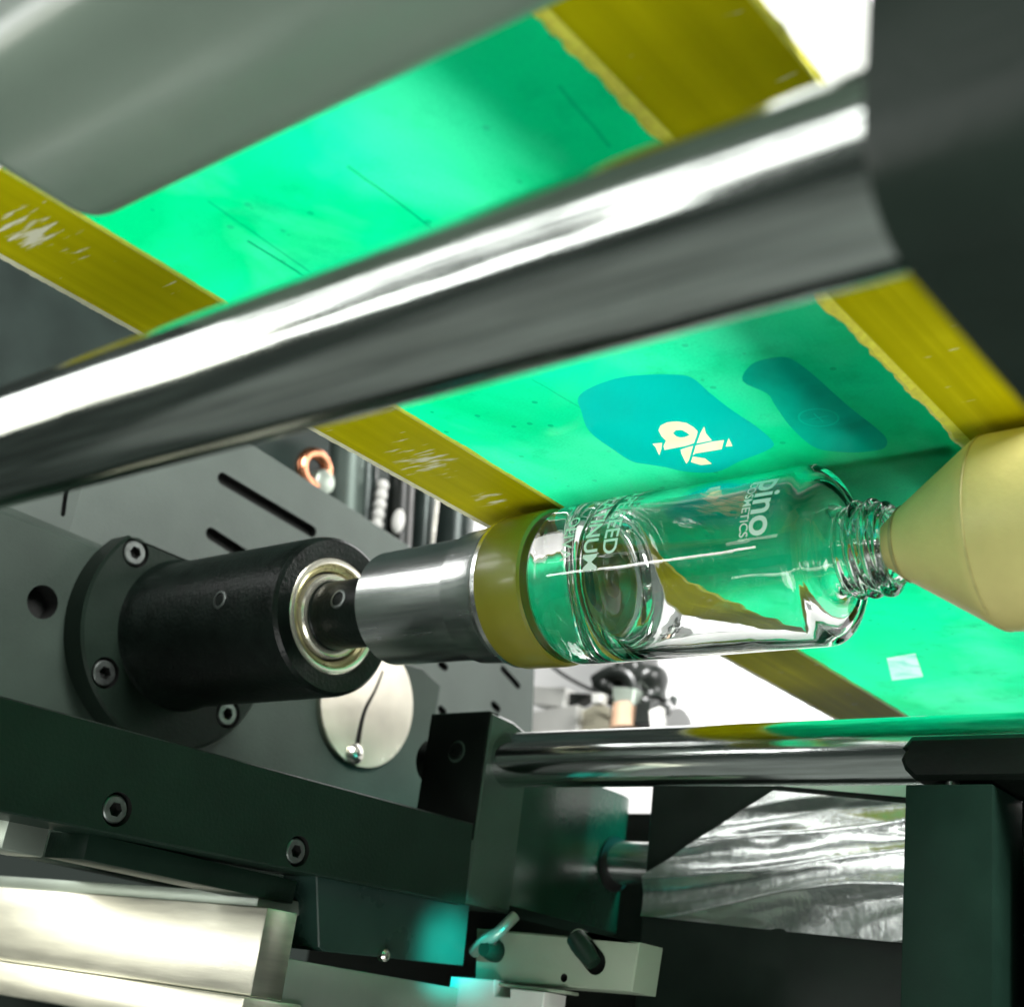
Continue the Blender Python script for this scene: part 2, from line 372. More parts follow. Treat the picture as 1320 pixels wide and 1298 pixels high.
def inset(poly, d):
    p = list(poly)
    if area2(p) < 0: p = p[::-1]
    n = len(p); out = []
    for i in range(n):
        a, b, c = Vector(p[i - 1]), Vector(p[i]), Vector(p[(i + 1) % n])
        e1 = (b - a).normalized(); e2 = (c - b).normalized()
        n1 = Vector((-e1.y, e1.x)); n2 = Vector((-e2.y, e2.x)); m_ = n1 + n2
        if m_.length < 1e-6: m_ = n1.copy()
        m_.normalize(); k = d / max(.35, m_.dot(n1)); out.append(tuple(b + m_ * k))
    return out
def put3(ax, val, u, v):
    a, c = OTH[ax]; q = [0, 0, 0]; q[ax] = val; q[a] = u; q[c] = v; return q
def sheet(ax, val, outer, holes=()):
    b = bmesh.new(); ed = []
    for lp in [outer] + list(holes):
        vs = [b.verts.new(put3(ax, val, u, v)) for u, v in lp]
        ed += [b.edges.new((vs[i], vs[(i + 1) % len(vs)])) for i in range(len(vs))]
    bmesh.ops.triangle_fill(b, edges=ed, use_beauty=True)
    b.normal_update(); front = 1 if ax == 0 else -1
    fl = [f for f in b.faces if f.normal[ax] * front < 0]
    if fl: bmesh.ops.reverse_faces(b, faces=fl)
    return b
def plate(ax, val, outer, thick, holes=(), ch=.05):
    """slab whose front face lies on axis=val (front looks to +X, -Y or -Z); holes = (outline, depth)"""
    s = -1 if ax == 0 else 1                       # direction of the depth
    p = list(outer)
    if area2(p) < 0: p = p[::-1]
    pin = inset(p, ch) if ch else p
    b = sheet(ax, val, pin, [h for h, _ in holes])
    def ringv(pts, dep): return [b.verts.new(put3(ax, val + s * dep, u, v)) for u, v in pts]
    def bridge(A, B):
        for i in range(len(A)): b.faces.new((A[i], A[(i + 1) % len(A)], B[(i + 1) % len(A)], B[i]))
    r0 = ringv(pin, 0); last = r0
    if ch: r1 = ringv(p, ch); bridge(r0, r1); last = r1
    r2 = ringv(p, thick); bridge(last, r2); b.faces.new(r2)
    for h, dep in holes:
        h0 = ringv(h, 0); h1 = ringv(h, dep); nf = set(b.faces); bridge(h0, h1); b.faces.new(h1)
        for f in b.faces:
            if f not in nf: f.material_index = 1  # hole walls and floor take the painted shade colour
    bmesh.ops.remove_doubles(b, verts=b.verts[:], dist=1e-4)
    bmesh.ops.recalc_face_normals(b, faces=b.faces[:])
    return b
def socket_screw(c, r, h=.35, d='X', front=1):
    """socket-head screw with a hexagonal recess; front = sign of the way it looks"""
    ri = r * .52
    def rf(th, s, rr):
        if abs(rr - ri) < 1e-6: return ri * math.cos(R_(30)) / math.cos((th % R_(60)) - R_(30))
        return rr
    prof = [(0, r * .98), (h * .8, r), (h * .93, r * .96), (h, r * .86), (h, ri), (h * .35, ri), (h * .30, 0)]
    prof = [(front * s, q) for s, q in prof]
    return lathe(prof, 36, c, d, rf, caps=False)
def screw(bm, mt, parent, n=36):
    o = link('socket_screw', bm, mt, parent)
    o.data.materials.append(HOLE)
    for p in o.data.polygons[4 * n:]: p.material_index = 1  # shade of the hex recess painted as dark faces
    return o
def phillips(c, r, h):
    b = lathe([(0, r), (h * .4, r), (h * .8, r * .75), (h, r * .3), (h * 1.02, 0)], 28, c, 'X')
    return b

# ================================================================== SETTING
wall = link('wall', box(-140, 200, 120, 124, -60, 160, 0), WHITE); wall['kind'] = 'structure'
bed = link('floor', box(-120, 120, -160, 118, -96, -92, 0), mat('grey_floor', (.17, .19, .18), .6)); bed['kind'] = 'structure'

# ================================================================== PRINTING SCREEN
ZS = 2.40
scr = thing('printing_screen', 'green printing screen in a yellow edged frame stretched above the clear bottle', 'printing screen', (1.5, 0, ZS))
def z5(x, y): return (640 + x / 3.667, 420 + y / 3.667)
def z7(x, y): return (860 + x / 2.87, 380 + y / 2.87)
def zl(x, y): return (830 + x / 10.154, 520 + y / 10.154)
patch1 = [tuple(v)[:2] for v in smooth([(*q, 0) for q in p2(2, ZS, [z5(*q) for q in [(385, 345), (430, 300), (560, 250), (700, 232), (860, 232), (930, 250), (1000, 310),
          (1100, 390), (1220, 470), (1300, 540), (1295, 580), (1150, 640), (1040, 690), (900, 690), (800, 668), (720, 655), (640, 640), (560, 590), (440, 500), (400, 400)]])], 4, True)]
patch2 = [tuple(v)[:2] for v in smooth([(*q, 0) for q in p2(2, ZS, [z7(*q) for q in [(280, 320), (310, 260), (380, 235), (440, 232), (480, 250), (540, 295), (600, 350),
          (680, 420), (770, 490), (810, 530), (810, 560), (780, 575), (700, 583), (620, 580), (560, 570), (510, 540), (450, 480), (400, 410), (370, 365)]])], 4, True)]
LOGO = [[(190, 350), (220, 290), (300, 250), (380, 240), (450, 238), (560, 258), (650, 310), (705, 365), (690, 430), (655, 520), (560, 555), (400, 585), (270, 610), (255, 560), (290, 490), (230, 430)],
        [(790, 300), (810, 390), (890, 485), (690, 525), (740, 390)], [(680, 550), (900, 500), (1050, 480), (1020, 600), (680, 655), (640, 680)],
        [(480, 605), (570, 575), (645, 555), (590, 745), (555, 790), (490, 660)], [(640, 695), (800, 720), (860, 765), (890, 790), (750, 808), (615, 768)],
        [(110, 530), (240, 515), (230, 600), (200, 680), (150, 570)], [(1110, 450), (1160, 560), (1070, 565)]]
LOGO = [p2(2, ZS, [zl(*q) for q in lp]) for lp in LOGO]
EYE = p2(2, ZS, [zl(*q) for q in [(380, 390), (420, 350), (500, 350), (570, 390), (600, 415), (540, 440), (480, 450), (420, 430)]])
XI, XJ, XO, XQ = -4.78, 7.70, -8.0, 10.62         # inner and outer edges of the two side bars
YN, YF = -19.5, 34.0
milky_o = p2(2, ZS, [(1143, 848), (1180, 842), (1190, 872), (1150, 877)])
link('emulsion', sheet(2, ZS, [(XI, YN), (XJ, YN), (XJ, YF), (XI, YF)], [patch1, patch2, milky_o]), EMUL, scr, origin=(0, 0, ZS))
f1 = link('stencil_film', sheet(2, ZS, patch1, LOGO), TEAL, scr, origin=(0, 0, ZS)); f1['label'] = 'teal film patch with a cream emblem'
lg = bmesh.new()
lg = merge(*([sheet(2, ZS, LOGO[0], [EYE])] + [sheet(2, ZS, lp) for lp in LOGO[1:]]))
link('emblem', lg, CREAM, f1, origin=(0, 0, ZS))
link('emblem_eye', sheet(2, ZS, EYE), TEAL, f1, origin=(0, 0, ZS))
ringc = p2(2, ZS, [z7(560, 455)])[0]
ro, ri_, cr = circ(*ringc, .50, 40), circ(*ringc, .45, 40), [(ringc[0] + a, ringc[1] + b) for a, b in ((-.02, -.25), (.02, -.25), (.02, -.02), (.25, -.02), (.25, .02), (.02, .02), (.02, .25), (-.02, .25), (-.02, .02), (-.25, .02), (-.25, -.02), (-.02, -.02))]
ro = [p for p in ro]
f2 = link('stencil_film', merge(sheet(2, ZS, patch2, [ro]), sheet(2, ZS, ri_, [cr])), TEAL2, scr, origin=(0, 0, ZS)); f2['label'] = 'dark green film patch with a faint ringed cross'
link('registration_mark', merge(sheet(2, ZS, ro, [ri_]), sheet(2, ZS, cr)), TEAL3, f2, origin=(0, 0, ZS))
link('milky_patch', sheet(2, ZS, milky_o), MILKY, scr, origin=(0, 0, ZS))
def bar_strip(x0, x1):                            # frame bar with the yellow mesh glued to its underside
    b = link('mesh_border', box(x0, x1, YN, YF, ZS + .01, ZS + .06, 0), STRIP, scr, origin=(0, 0, ZS - 2.4))
    return link('frame_bar', box(x0 + .03, x1 - .03, YN, YF, ZS + .07, ZS + 3.0, .08), FRAMEP, scr)
lb = bar_strip(XO, XI); rb = bar_strip(XJ, XQ)
link('frame_bar', box(XI + .02, XJ - .02, YF - 2.5, YF, ZS + .07, ZS + 1.6, .05), FRAMEP, scr)
def ragged(x, wd, amp, y0, y1, step=.18, side=1):
    """a strip of glue with an uneven edge"""
    b = bmesh.new(); prev = None; y = y0
    while y < y1:
        d = wd * (1 + amp * 1.6 * noise.noise(Vector((y * .9, x, 0))) + amp * .9 * noise.noise(Vector((y * 3.7, x, 5))) + .06 * random.random())
        top = [b.verts.new((x - .06 * side, y, ZS - .012)), b.verts.new((x + d * .5 * side, y, ZS - .05 - .02 * random.random())), b.verts.new((x + d * side, y, ZS - .012))]
        if prev:
            for k in (0, 1): b.faces.new((prev[k], prev[k + 1], top[k + 1], top[k]))
        prev = top; y += step * (.6 + .8 * random.random())
    bmesh.ops.recalc_face_normals(b, faces=b.faces[:]); return b
link('glue_line', ragged(XI, .14, .18, YN, YF, .08, side=1), GLUE, scr)
link('glue_line', ragged(XJ, .24, .28, YN, YF, .09, side=-1), GLUE, scr)
link('frame_edge', ragged(XO, .14, .3, YN, 30, .1, side=-1), EDGE, scr)
link('frame_edge', ragged(XQ - .05, .08, .5, YN, 30, side=1), GLUE, scr)

sq = thing('squeegee', 'dark squeegee pressing on the green screen right over the bottle', 'squeegee', (1.5, 0, ZS + .05))
link('blade', box(-4.2, 7.2, -.35, .35, ZS + .06, ZS + 2.6, .05), RINGM, sq)
link('holder', box(-4.4, 7.4, -1.6, 6.5, ZS + 2.6, ZS + 5.0, .15), DARK, sq)

# ================================================================== RAILS AND BEAMS
def zy(p, a): return p
t = thing('guide_rail', 'thick shiny steel guide rail crossing under the green screen', 'guide rail', (0, -18.87, -5.1))
link('shaft', lathe([(-14, 0), (-14, 1.05), (15.2, 1.05), (15.2, 0)], 128, (0, -18.87, -4.03)), CHROME, t)

# rounded block clamping the right end of the thick rail
prof = []
yb, zb, rad = -20.0, -5.33, 1.085
prof += [(-11.0, 2.6), (yb, 2.6)]
for k in range(9):
    th = math.pi + math.pi / 2 * k / 8; prof.append((yb + rad + rad * math.cos(th), zb + rad + rad * math.sin(th)))
prof += [(-11.0, zb)]
b = bmesh.new(); A = [b.verts.new((14.54, y, z)) for y, z in prof]; B = [b.verts.new((24, y, z)) for y, z in prof]
for i in range(len(A)): b.faces.new((A[i], A[(i + 1) % len(A)], B[(i + 1) % len(A)], B[i]))
b.faces.new(A); b.faces.new(B); bmesh.ops.recalc_face_normals(b, faces=b.faces[:])
ends = [e for e in b.edges if abs(e.verts[0].co.x - e.verts[1].co.x) < 1e-6 and e.verts[0].co.x < 15]
bmesh.ops.bevel(b, geom=ends, offset=.07, segments=2, profile=.5, affect='EDGES')
tag(link('rail_block', b, BLOCKM), 'big dark rounded block holding the right end of the thick rail', 'clamp block')

# grey beam at the top left
ZB = -.9
q0 = pt(110, 302, 2, ZB); q1 = pt(740, 52, 2, ZB); q2 = pt(0, 95, 2, ZB)
tag(link('cross_beam', box(q0[0] - .1, 26, q2[1] - .3, (q0[1] + q1[1]) / 2, ZB, 2.2, .75, 6), BEAM), 'wide grey beam with rounded edges at the upper left corner', 'beam')

# lower rod, bracket, clamp and post
XB = -12.96
t = thing('support_rod', 'thin chrome rod below the bottle running from the bracket to the black clamp', 'rod', (-2, 8.15, -4.14))
link('shaft', lathe([(-13.4, 0), (-13.4, 1.0), (11, 1.0), (11, 0)], 96, (0, 8.15, -3.14)), RODM, t)
t = thing('rod_clamp', 'black clamp with slanted left end gripping the chrome rod', 'clamp', (5.5, 7, -4.4))
prof = [(3.30, -3.10), (3.02, -3.42), (3.12, -3.52), (3.0, -3.75), (3.12, -4.05), (3.45, -4.36), (12, -4.36), (12, -3.10)]
link('clamp_body', plate(1, 6.6, prof, 2.9, ch=.14), BLACK, t)
link('bolt', lathe([(-5.3, .20), (-4.2, .20)], 20, (pt(1228, 1003, 1, 7)[0], 7, 0), 'Z'), SCREWM, t)
t = thing('support_post', 'dark green square post under the black clamp at lower right', 'post', (4.5, 7.5, -20))
q = p2(1, 6.6, [(1167, 1011), (1280, 1011), (1280, 1298), (1160, 1298)])
x0, x1, zt = q[0][0], q[1][0], q[0][1]
link('post_column', box(x0, x1, 6.6, 9.4, -22, zt, .05), POST, t)
t2 = thing('slotted_column', 'black profile column with narrow vertical grooves at the right border', 'column', (7.5, 9, -22))
bp = lambda y0, y1: (y0, y1)
prf = [(6.0, 7.4), (x1 + 6, 7.4), (x1 + 6, 12), (6.0, 12)]
link('column_core', box(x1 + .12, 14, 8.4, 12, -22, zt - .05, .05), BLACK, t2)
for k in range(4):
    xx = x1 + .45 + k * .62
    link('rib', box(xx, xx + .16, 7.6, 8.5, -22, zt - .75, .04), PLATE, t2)

# bracket that carries the rod
t = thing('rod_bracket', 'grey green bracket block with rounded shoulder carrying the chrome rod', 'bracket', (-14.5, 11, -9))
out = p2(0, XB, [(634, 916), (665, 923), (680, 938), (694, 960), (694, 1180), (600, 1164)])
yL = out[0][0]
link('bracket_face', plate(0, XB, [(yL, out[0][1]), (8.2, -1.66), (8.95, -1.85), (9.35, -2.15), (9.4, -8.45), (yL, -8.45)], 3.0, ch=.12), BRACK, t)
link('bracket_body', plate(2, -8.2, [(XB - .12, 9.38), (XB - .12, 15.6)] + [(XB - .12 - 1.9 + 1.9 * math.cos(a), 15.6 + 1.9 * math.sin(a)) for a in [R_(11 * k) for k in range(1, 9)]] + [(-15.9, 17.4), (-15.9, 9.38)], 5.4, ch=.03), mat('green_gloss_casting', (.020, .050, .034), .22, var=.15, bump=.2, bscale=500, spec=.7), t)
hx, hz = -14.4, -3.1
link('clamp_screw', socket_screw((hx, yL - .02, hz), .32, .1, 'Y', -1), BLACK, t)
sd = plate(1, yL - .015, [(-16.0, -1.63), (XB - .06, -1.63), (XB - .06, -6.3), (-16.0, -6.3)], .5, [(circ(hx, hz, .42), .25)], ch=.03)
link('shaded_side', sd, BLACK, t)  # bracket side that lies in shade, added as a black sheet
link('bush', lathe([(-16.9, .85), (-15.95, .85)], 40, (0, 8.15, -3.14)), HOLD, t)
# short pin in the lower part of the bracket
pc = pt(800, 1112, 1, 15.6)
t = thing('short_pin', 'short bright steel pin sticking out of the bracket beside the foil', 'pin', (pc[0], 15.6, pc[2] - .7))
link('pin_body', lathe([(-13.6, .84), (-8.2, .84)], 48, (0, 15.6, pc[2])), STEEL, t)
link('pin_hole', lathe([(-13.3, 1.08), (-12.98, 1.08), (-12.98, .70)], 48, (0, 15.6, pc[2] - .05)), HOLE, t)  # dark ring drawn as the shaded hole round the pin

# ================================================================== BASE PLATE AND ALUMINIUM PARTS
t = thing('base_plate', 'long dark green plate with two socket screws at lower left', 'plate', (-13.5, -3, -9))
o = [tuple(q) for q in p2(0, XB + .05, [(-60, 880), (611, 1061), (601, 1166), (-60, 1034)])]
sc1 = p2(0, XB + .05, [(151, 1043), (384, 1097)])
link('plate_body', plate(0, XB + .05, o, 2.2, [(circ(*c, .47), .5) for c in sc1], ch=.05), BASE, t)
for c in sc1: screw(socket_screw((XB - .42, *c), .40, .40, 'X', 1), SCREWM, t)

def pxbox(name, label, cat, corner, X, x_left, right=None, zbot=None, material=ALU): pass
# bright aluminium block under the base plate (front face looks at the viewer)
c = pt(345, 1169, 0, -13.3); c2 = pt(331, 1285, 0, -13.3)
t = thing('aluminium_block', 'bright brushed aluminium block under the dark plate at lower left', 'block', (-20, c[1], -12.5))
link('block_body', box(-44, -13.3, c[1], pt(386, 1168, 0, -13.3)[1], c2[2], c[2], .05), ALU, t)
link('block_foot', box(-44, -13.35, pt(386, 1168, 0, -13.3)[1] + .01, 7.6, c2[2] - .6, -11.25, .05), ALUD, t)
link('seam_ledge', box(-44, -13.15, c[1] - .35, c[1] + 2, -13.6, c2[2] - .03, .08), ALU, t)
q = pt(0, 1090, 1, c[1])
tag(link('spacer_bar', box(-44, -14.4, c[1] + .5, 7.2, c[2] + .03, c[2] + .45, .04), ALUD), 'grey spacer bar lying on top of the bright aluminium block', 'bar')
a0 = pt(110, 1075, 0, -14.2); a1 = pt(372, 1165, 0, -14.2)
tag(link('lower_plate', box(-16, -14.0, a0[1], a1[1], -9.62, -8.9, .04), BASE), 'narrow dark strip right beneath the long plate', 'plate')
tag(link('metal_stop', box(-17, -15.2, a0[1] - 1.8, a0[1] - .5, -9.7, -8.9, .05), ALUD), 'small grey metal stop below the left end of the long plate', 'stop')
a = p2(0, -14.3, [(386, 1120), (586, 1150), (576, 1242), (386, 1222)])
t = thing('polished_block', 'dark polished steel block lit by a cyan lamp below the plate', 'block', (-15, 4, -11))  # green tone is its enamel; the cyan comes from a spot lamp
pol = [(a[0][0], a[0][1]), (a[1][0], a[1][1]), (a[2][0], a[2][1]), (a[3][0] + .35, a[3][1]), (a[3][0] + .08, a[3][1] + .1), (a[3][0], a[3][1] + .35)]
link('block_body', plate(0, -14.3 + .8, pol, 1.6, ch=.04), mat('green_black_enamel', (.022, .052, .042), .28, var=.2, spec=.4), t)
s = p2(0, -14.3 + .95, [(496, 1231)])[0]
link('set_screw', lathe([(-13.5, .2), (-13.30, .2), (-13.22, .12), (-13.2, 0)], 20, (0, s[0], s[1]), 'X'), BRIGHTS, t)
# small plate with two lugs, white box
YP = 8.4
o = p2(1, YP, [(614, 1196), (824, 1214), (814, 1278), (612, 1262)])
t = thing('valve_plate', 'pale green plate with two dark lugs at the bottom edge', 'plate', (-10, YP + .6, -11.2))
h1 = slot(*p2(1, YP, [(640, 1226), (652, 1222)]), .22); h2 = slot(*p2(1, YP, [(745, 1212), (768, 1240)]), .40)
h3 = circ(*p2(1, YP, [(727, 1260)])[0], .14)
link('plate_body', plate(1, YP, o, 1.4, [(h2, .25), (h3, .4)], ch=.05), GREYP, t)
cpt = lambda x, y, d: tuple(pt(x, y, 1, YP - d))
link('lug', tube(smooth([cpt(612, 1226, .2), cpt(625, 1212, .5), cpt(640, 1203, .6), cpt(652, 1192, .4), cpt(664, 1180, .1)], 4), [.23] * 8 + [.20] * 9, 14), ALUD, t)
link('lug', lathe([(YP - .7, .0), (YP - .7, .25), (YP - .3, .36), (YP, .38)], 24, (*p2(1, YP, [(640, 1226)])[0][:1], 0, p2(1, YP, [(640, 1226)])[0][1]), 'Y'), BASE, t)
link('lug', tube([cpt(742, 1208, .25), cpt(752, 1222, .3), cpt(766, 1242, .25)], [.34, .36, .26], 14), BASE, t)
link('edge_strip', box(o[0][0], pt(736, 1270, 1, YP)[0], YP - .25, YP + .5, o[3][1] - .13, o[3][1] - .03, .03), GREYP, t)
o = p2(1, 7.9, [(581, 1258), (637, 1262), (637, 1283), (657, 1285), (657, 1273), (702, 1278), (696, 1330), (570, 1320)])
tag(link('sensor_box', plate(1, 7.9, o, 1.2, ch=.04), WHITEP), 'white sensor box with a notch at the bottom centre', 'sensor')
# machine base body behind
tag(link('machine_housing', box(-34, 12, 19.0, 30, -26, -2.85, .2), BLACK), 'black machine body behind the foil panel and the bracket', 'machine')
tag(link('base_skirt', box(-60, -16.5, 8.6, 20, -30, -11.6, .2), DARK), 'dark skirt of the machine below the aluminium block', 'skirt')

# foil covered panel
t = thing('side_panel', 'black panel partly covered by crinkled silver foil beside the post', 'panel', (-5, 14.5, -11))
o = p2(1, 14.0, [(842, 1000), (1300, 1000), (1300, 1330), (816, 1330)])
link('panel_board', plate(1, 14.0, o, .8, ch=.03), mat('black_panel_paint', (.010, .017, .013), .34, spec=.14, var=.4, bump=.3, bscale=120, scale=25), t)
fo = p2(1, 13.95, [(1000, 1020), (1200, 1039), (1200, 1219), (828, 1181), (831, 1128)])
fx = [q[0] for q in fo]; fz = [q[1] for q in fo]; gx, gz = 110, 76
b = bmesh.new(); GV = []
def crinkle(x, z):
    u = x * .93 + z * .20; v = z * .97 - x * .12          # folds run slightly downhill to the right
    n1 = noise.noise(Vector((u * .10, v * .62, 3.1))); n2 = noise.noise(Vector((u * .32, v * 1.5, 7.7))); n3 = noise.noise(Vector((u * 1.6, v * 2.6, 1.3)))
    return .34 * (1 - abs(n1) * 2.2) + .075 * (1 - abs(n2) * 2) + .012 * n3
for i_ in range(gx + 1):
    col_ = []
    for k_ in range(gz + 1):
        x = min(fx) + (max(fx) - min(fx)) * i_ / gx; z = min(fz) + (max(fz) - min(fz)) * k_ / gz
        col_.append(b.verts.new((x, 13.93 - crinkle(x, z) * .5, z)))
    GV.append(col_)
for i_ in range(gx):
    for k_ in range(gz): b.faces.new((GV[i_][k_], GV[i_ + 1][k_], GV[i_ + 1][k_ + 1], GV[i_][k_ + 1]))
fo2 = fo if area2(fo) > 0 else fo[::-1]
for i_ in range(len(fo2)):
    p_, q_ = fo2[i_], fo2[(i_ + 1) % len(fo2)]
    bmesh.ops.bisect_plane(b, geom=b.verts[:] + b.edges[:] + b.faces[:], plane_co=(p_[0], 13.9, p_[1]), plane_no=(q_[1] - p_[1], 0, -(q_[0] - p_[0])), clear_outer=True)
link('foil', b, FOIL, t, angle=80)
link('trim', plate(1, 13.9, p2(1, 13.9, [(1005, 1010), (1200, 1012), (1200, 1030), (1010, 1013)]), .05, ch=0), WHITEP, t)

# ================================================================== MOUNTING PLATES, BEARING HOLDER
XM = -24.4
t = thing('mounting_plate', 'grey green mounting plate behind the black bearing holder', 'plate', (-25, 4, -6))
o = p2(0, XM, [(-60, 640), (568, 880), (555, 965)])
dc = (11.05, .35)
outl = [(-16, -9), (-16, 2.12), (12.0, 2.75), (14.4, 2.95), (15.8, 2.5), (15.75, -9)]
link('plate_body', plate(0, XM, outl, 1.3, [(circ(*p2(0, XM, [(55, 776)])[0], .62), .9)], ch=.10), PLATE, t)
link('top_ledge', box(XM - 1.25, XM - .5, -16, 3.0, 2.16, 2.72, .05), PLATE, t)
t = thing('cover_disc', 'polished round cover disc with a curved slit under the bearing holder', 'disc', (XM, dc[0], dc[1] - 2.9))
slit = [Vector((*q, 0)) for q in p2(0, XM, [(488, 865), (478, 890), (465, 915), (458, 942), (455, 962)])]
sm = smooth([(v.x, v.y, 0) for v in slit], 4); L1 = []; L2 = []
for i, v in enumerate(sm):
    d = (sm[min(i + 1, len(sm) - 1)] - sm[max(i - 1, 0)]).normalized(); n_ = Vector((-d.y, d.x, 0)); wd = .05 + .13 * i / len(sm)
    L1.append(tuple((v + n_ * wd)[:2])); L2.append(tuple((v - n_ * wd)[:2]))
link('disc_body', plate(0, XM + .28, circ(*dc, 2.9, 72), .24, [(L1 + L2[::-1], .2)], ch=.05), DISC, t)
sc2 = p2(0, XM + .28, [(457, 972)])[0]
hd = link('cross_screw', phillips((XM + .28, *sc2), .45, .25), BRIGHTS, t)
link('screw_recess', merge(box(XM + .50, XM + .545, sc2[0] - .22, sc2[0] + .22, sc2[1] - .05, sc2[1] + .05, .01), box(XM + .50, XM + .54, sc2[0] - .05, sc2[0] + .05, sc2[1] - .22, sc2[1] + .22, .01)), HOLE, hd)  # dark cross standing for the shaded recess

XS = -27.0
t = thing('slotted_plate', 'light grey slotted plate standing behind the mounting plate', 'plate', (XS, 8, 0))
o = p2(0, XS, [(200, 492), (345, 586), (612, 758), (690, 850), (686, 960)])
sl = []
for a_, b_, r_ in (((287, 617), (402, 685), .28), ((272, 688), (330, 725), .28), ((648, 862), (668, 884), .18), ((568, 856), (574, 860), .2), ((568, 914), (572, 918), .2), ((636, 908), (642, 914), .2)):
    e = p2(0, XS, [a_, b_]); sl.append((slot(e[0], e[1], r_, 6), .45))
link('plate_body', plate(0, XS, [(-4.55, -6), (-4.55, 9.3)] + o + [(26, -6)], .5, sl, ch=.03), mat('light_grey_plate', (.088, .110, .097), .45, spec=.3, var=.16, scale=22, bump=.2, bscale=700, wear=((.16, .19, .17), 120, .68)), t)

tag(link('guard_plate', plate(0, XS + .55, [(-30, -6), (-30, 6.9), (-3.9, 6.9), (-3.9, -6)], .5, [(slot(*p2(0, XS, [(77, 622), (71, 665)]), .10, 4), .3)], ch=.03), bpy.data.materials['light_grey_plate']), 'plain grey plate at the left border next to the slotted plate', 'plate')
hold = thing('bearing_holder', 'black cylindrical bearing holder bolted by its flange to the grey plate', 'bearing holder', (-20, 0, -4.4))
FS = [(3.72 * math.cos(R_(a_)), 3.72 * math.sin(R_(a_))) for a_ in (141, 219, 321, 39)]
link('flange', plate(0, -23.2, [p_ for p_ in circ(0, 0, 4.4, 96) if p_[1] < 2.98], 1.18, [(circ(*q_, .58), .55) for q_ in FS], ch=.10), DARK, hold)
hs = [(-14.65, 2.05), (-14.6, 2.62), (-14.72, 2.74), (-14.95, 2.78), (-23.0, 2.78), (-23.25, 2.95)]
link('housing', lathe(hs[::-1] + [(-15.6, 2.05)], 96, caps=False), HOLD, hold)
for q_ in FS: screw(socket_screw((-23.72, *q_), .48, .50), SCREWM, hold)
# set screw in the housing
def oncyl(x, y, r):
    rr = MW @ np.array([(x - CXP) / FP, (y - CYP) / FP, 1.0]); a = rr[1] ** 2 + rr[2] ** 2; bq = CAM[1] * rr[1] + CAM[2] * rr[2]; cq = CAM[1] ** 2 + CAM[2] ** 2 - r * r
    tt = (-bq - math.sqrt(bq * bq - a * cq)) / a; return CAM + rr * tt
def radial_hole(name, px, py, R0, r, parent, mt1, mt2):
    p = oncyl(px, py, R0); th = math.atan2(p[2], p[1]); nrm = Vector((0, math.cos(th), math.sin(th))); base = Vector((p[0], 0, 0))
    bb = lathe([(R0 - .12, r * 1.0), (R0 + .015, r), (R0 + .03, r * .9), (R0 + .03, r * .72), (R0 - .10, r * .66), (R0 - .11, 0)], 28, caps=False)
    rot = nrm.to_track_quat('X', 'Z').to_matrix().to_4x4()
    bmesh.ops.transform(bb, matrix=Matrix.Translation(base) @ rot, verts=bb.verts)
    o = link(name, bb, mt1, parent); o.data.materials.append(mt2)
    for p in o.data.polygons[3 * 28:]: p.material_index = 1
    return o
radial_hole('set_screw', 283, 773, 2.78, .33, hold, SCREWM, HOLE)
br = link('bearing', lathe([(-15.3, 2.04), (-14.72, 2.04), (-14.68, 1.98), (-14.68, 1.82), (-14.75, 1.78), (-14.85, 1.78), (-14.85, 2.0)], 96, caps=False), BEAR, hold)
link('bearing_shield', lathe([(-15.0, 1.80), (-14.80, 1.78), (-14.76, 1.70), (-14.82, 1.58), (-14.98, 1.55)], 96, caps=False), BEARG, br)
link('inner_race', lathe([(-15.0, 1.50), (-14.74, 1.46), (-14.68, 1.40), (-14.68, 1.26), (-14.72, 1.20)], 96, caps=False), BEAR, br)
sh = link('spindle', lathe([(-15.3, 1.22), (-14.65, 1.22), (-14.6, 1.18), (-11.7, 1.18), (-11.7, 0)], 64), HOLD, hold)
radial_hole('cross_hole', 436, 772, 1.18, .34, sh, SCREWM, HOLE)

# ================================================================== CHUCK, BOTTLE, CONE
ck = thing('bottle_chuck', 'turned steel chuck with an olive rubber ring holding the bottle base', 'chuck', (-10, 0, -2.3))
link('chuck_body', lathe([(-11.8, 0), (-11.8, 1.78), (-11.7, 1.88), (-7.85, 1.95), (-7.83, 2.07), (-7.2, 2.11), (-6.7, 2.17), (-6.45, 2.25), (-6.4, 2.30), (-6.25, 2.30), (-6.25, 0)], 96), STEEL, ck)
link('rubber_ring', lathe([(-6.27, 2.2), (-6.24, 2.31), (-6.1, 2.35), (-4.75, 2.37), (-4.62, 2.34), (-4.55, 2.26), (-4.62, 2.16), (-4.95, 2.1), (-4.95, 1.05), (-5.6, 1.0)], 96, caps=False), RINGM, ck)
link('core_hole', lathe([(-5.65, 1.2), (-5.6, 1.02), (-5.6, 0)], 48, caps=False), HOLE, ck)

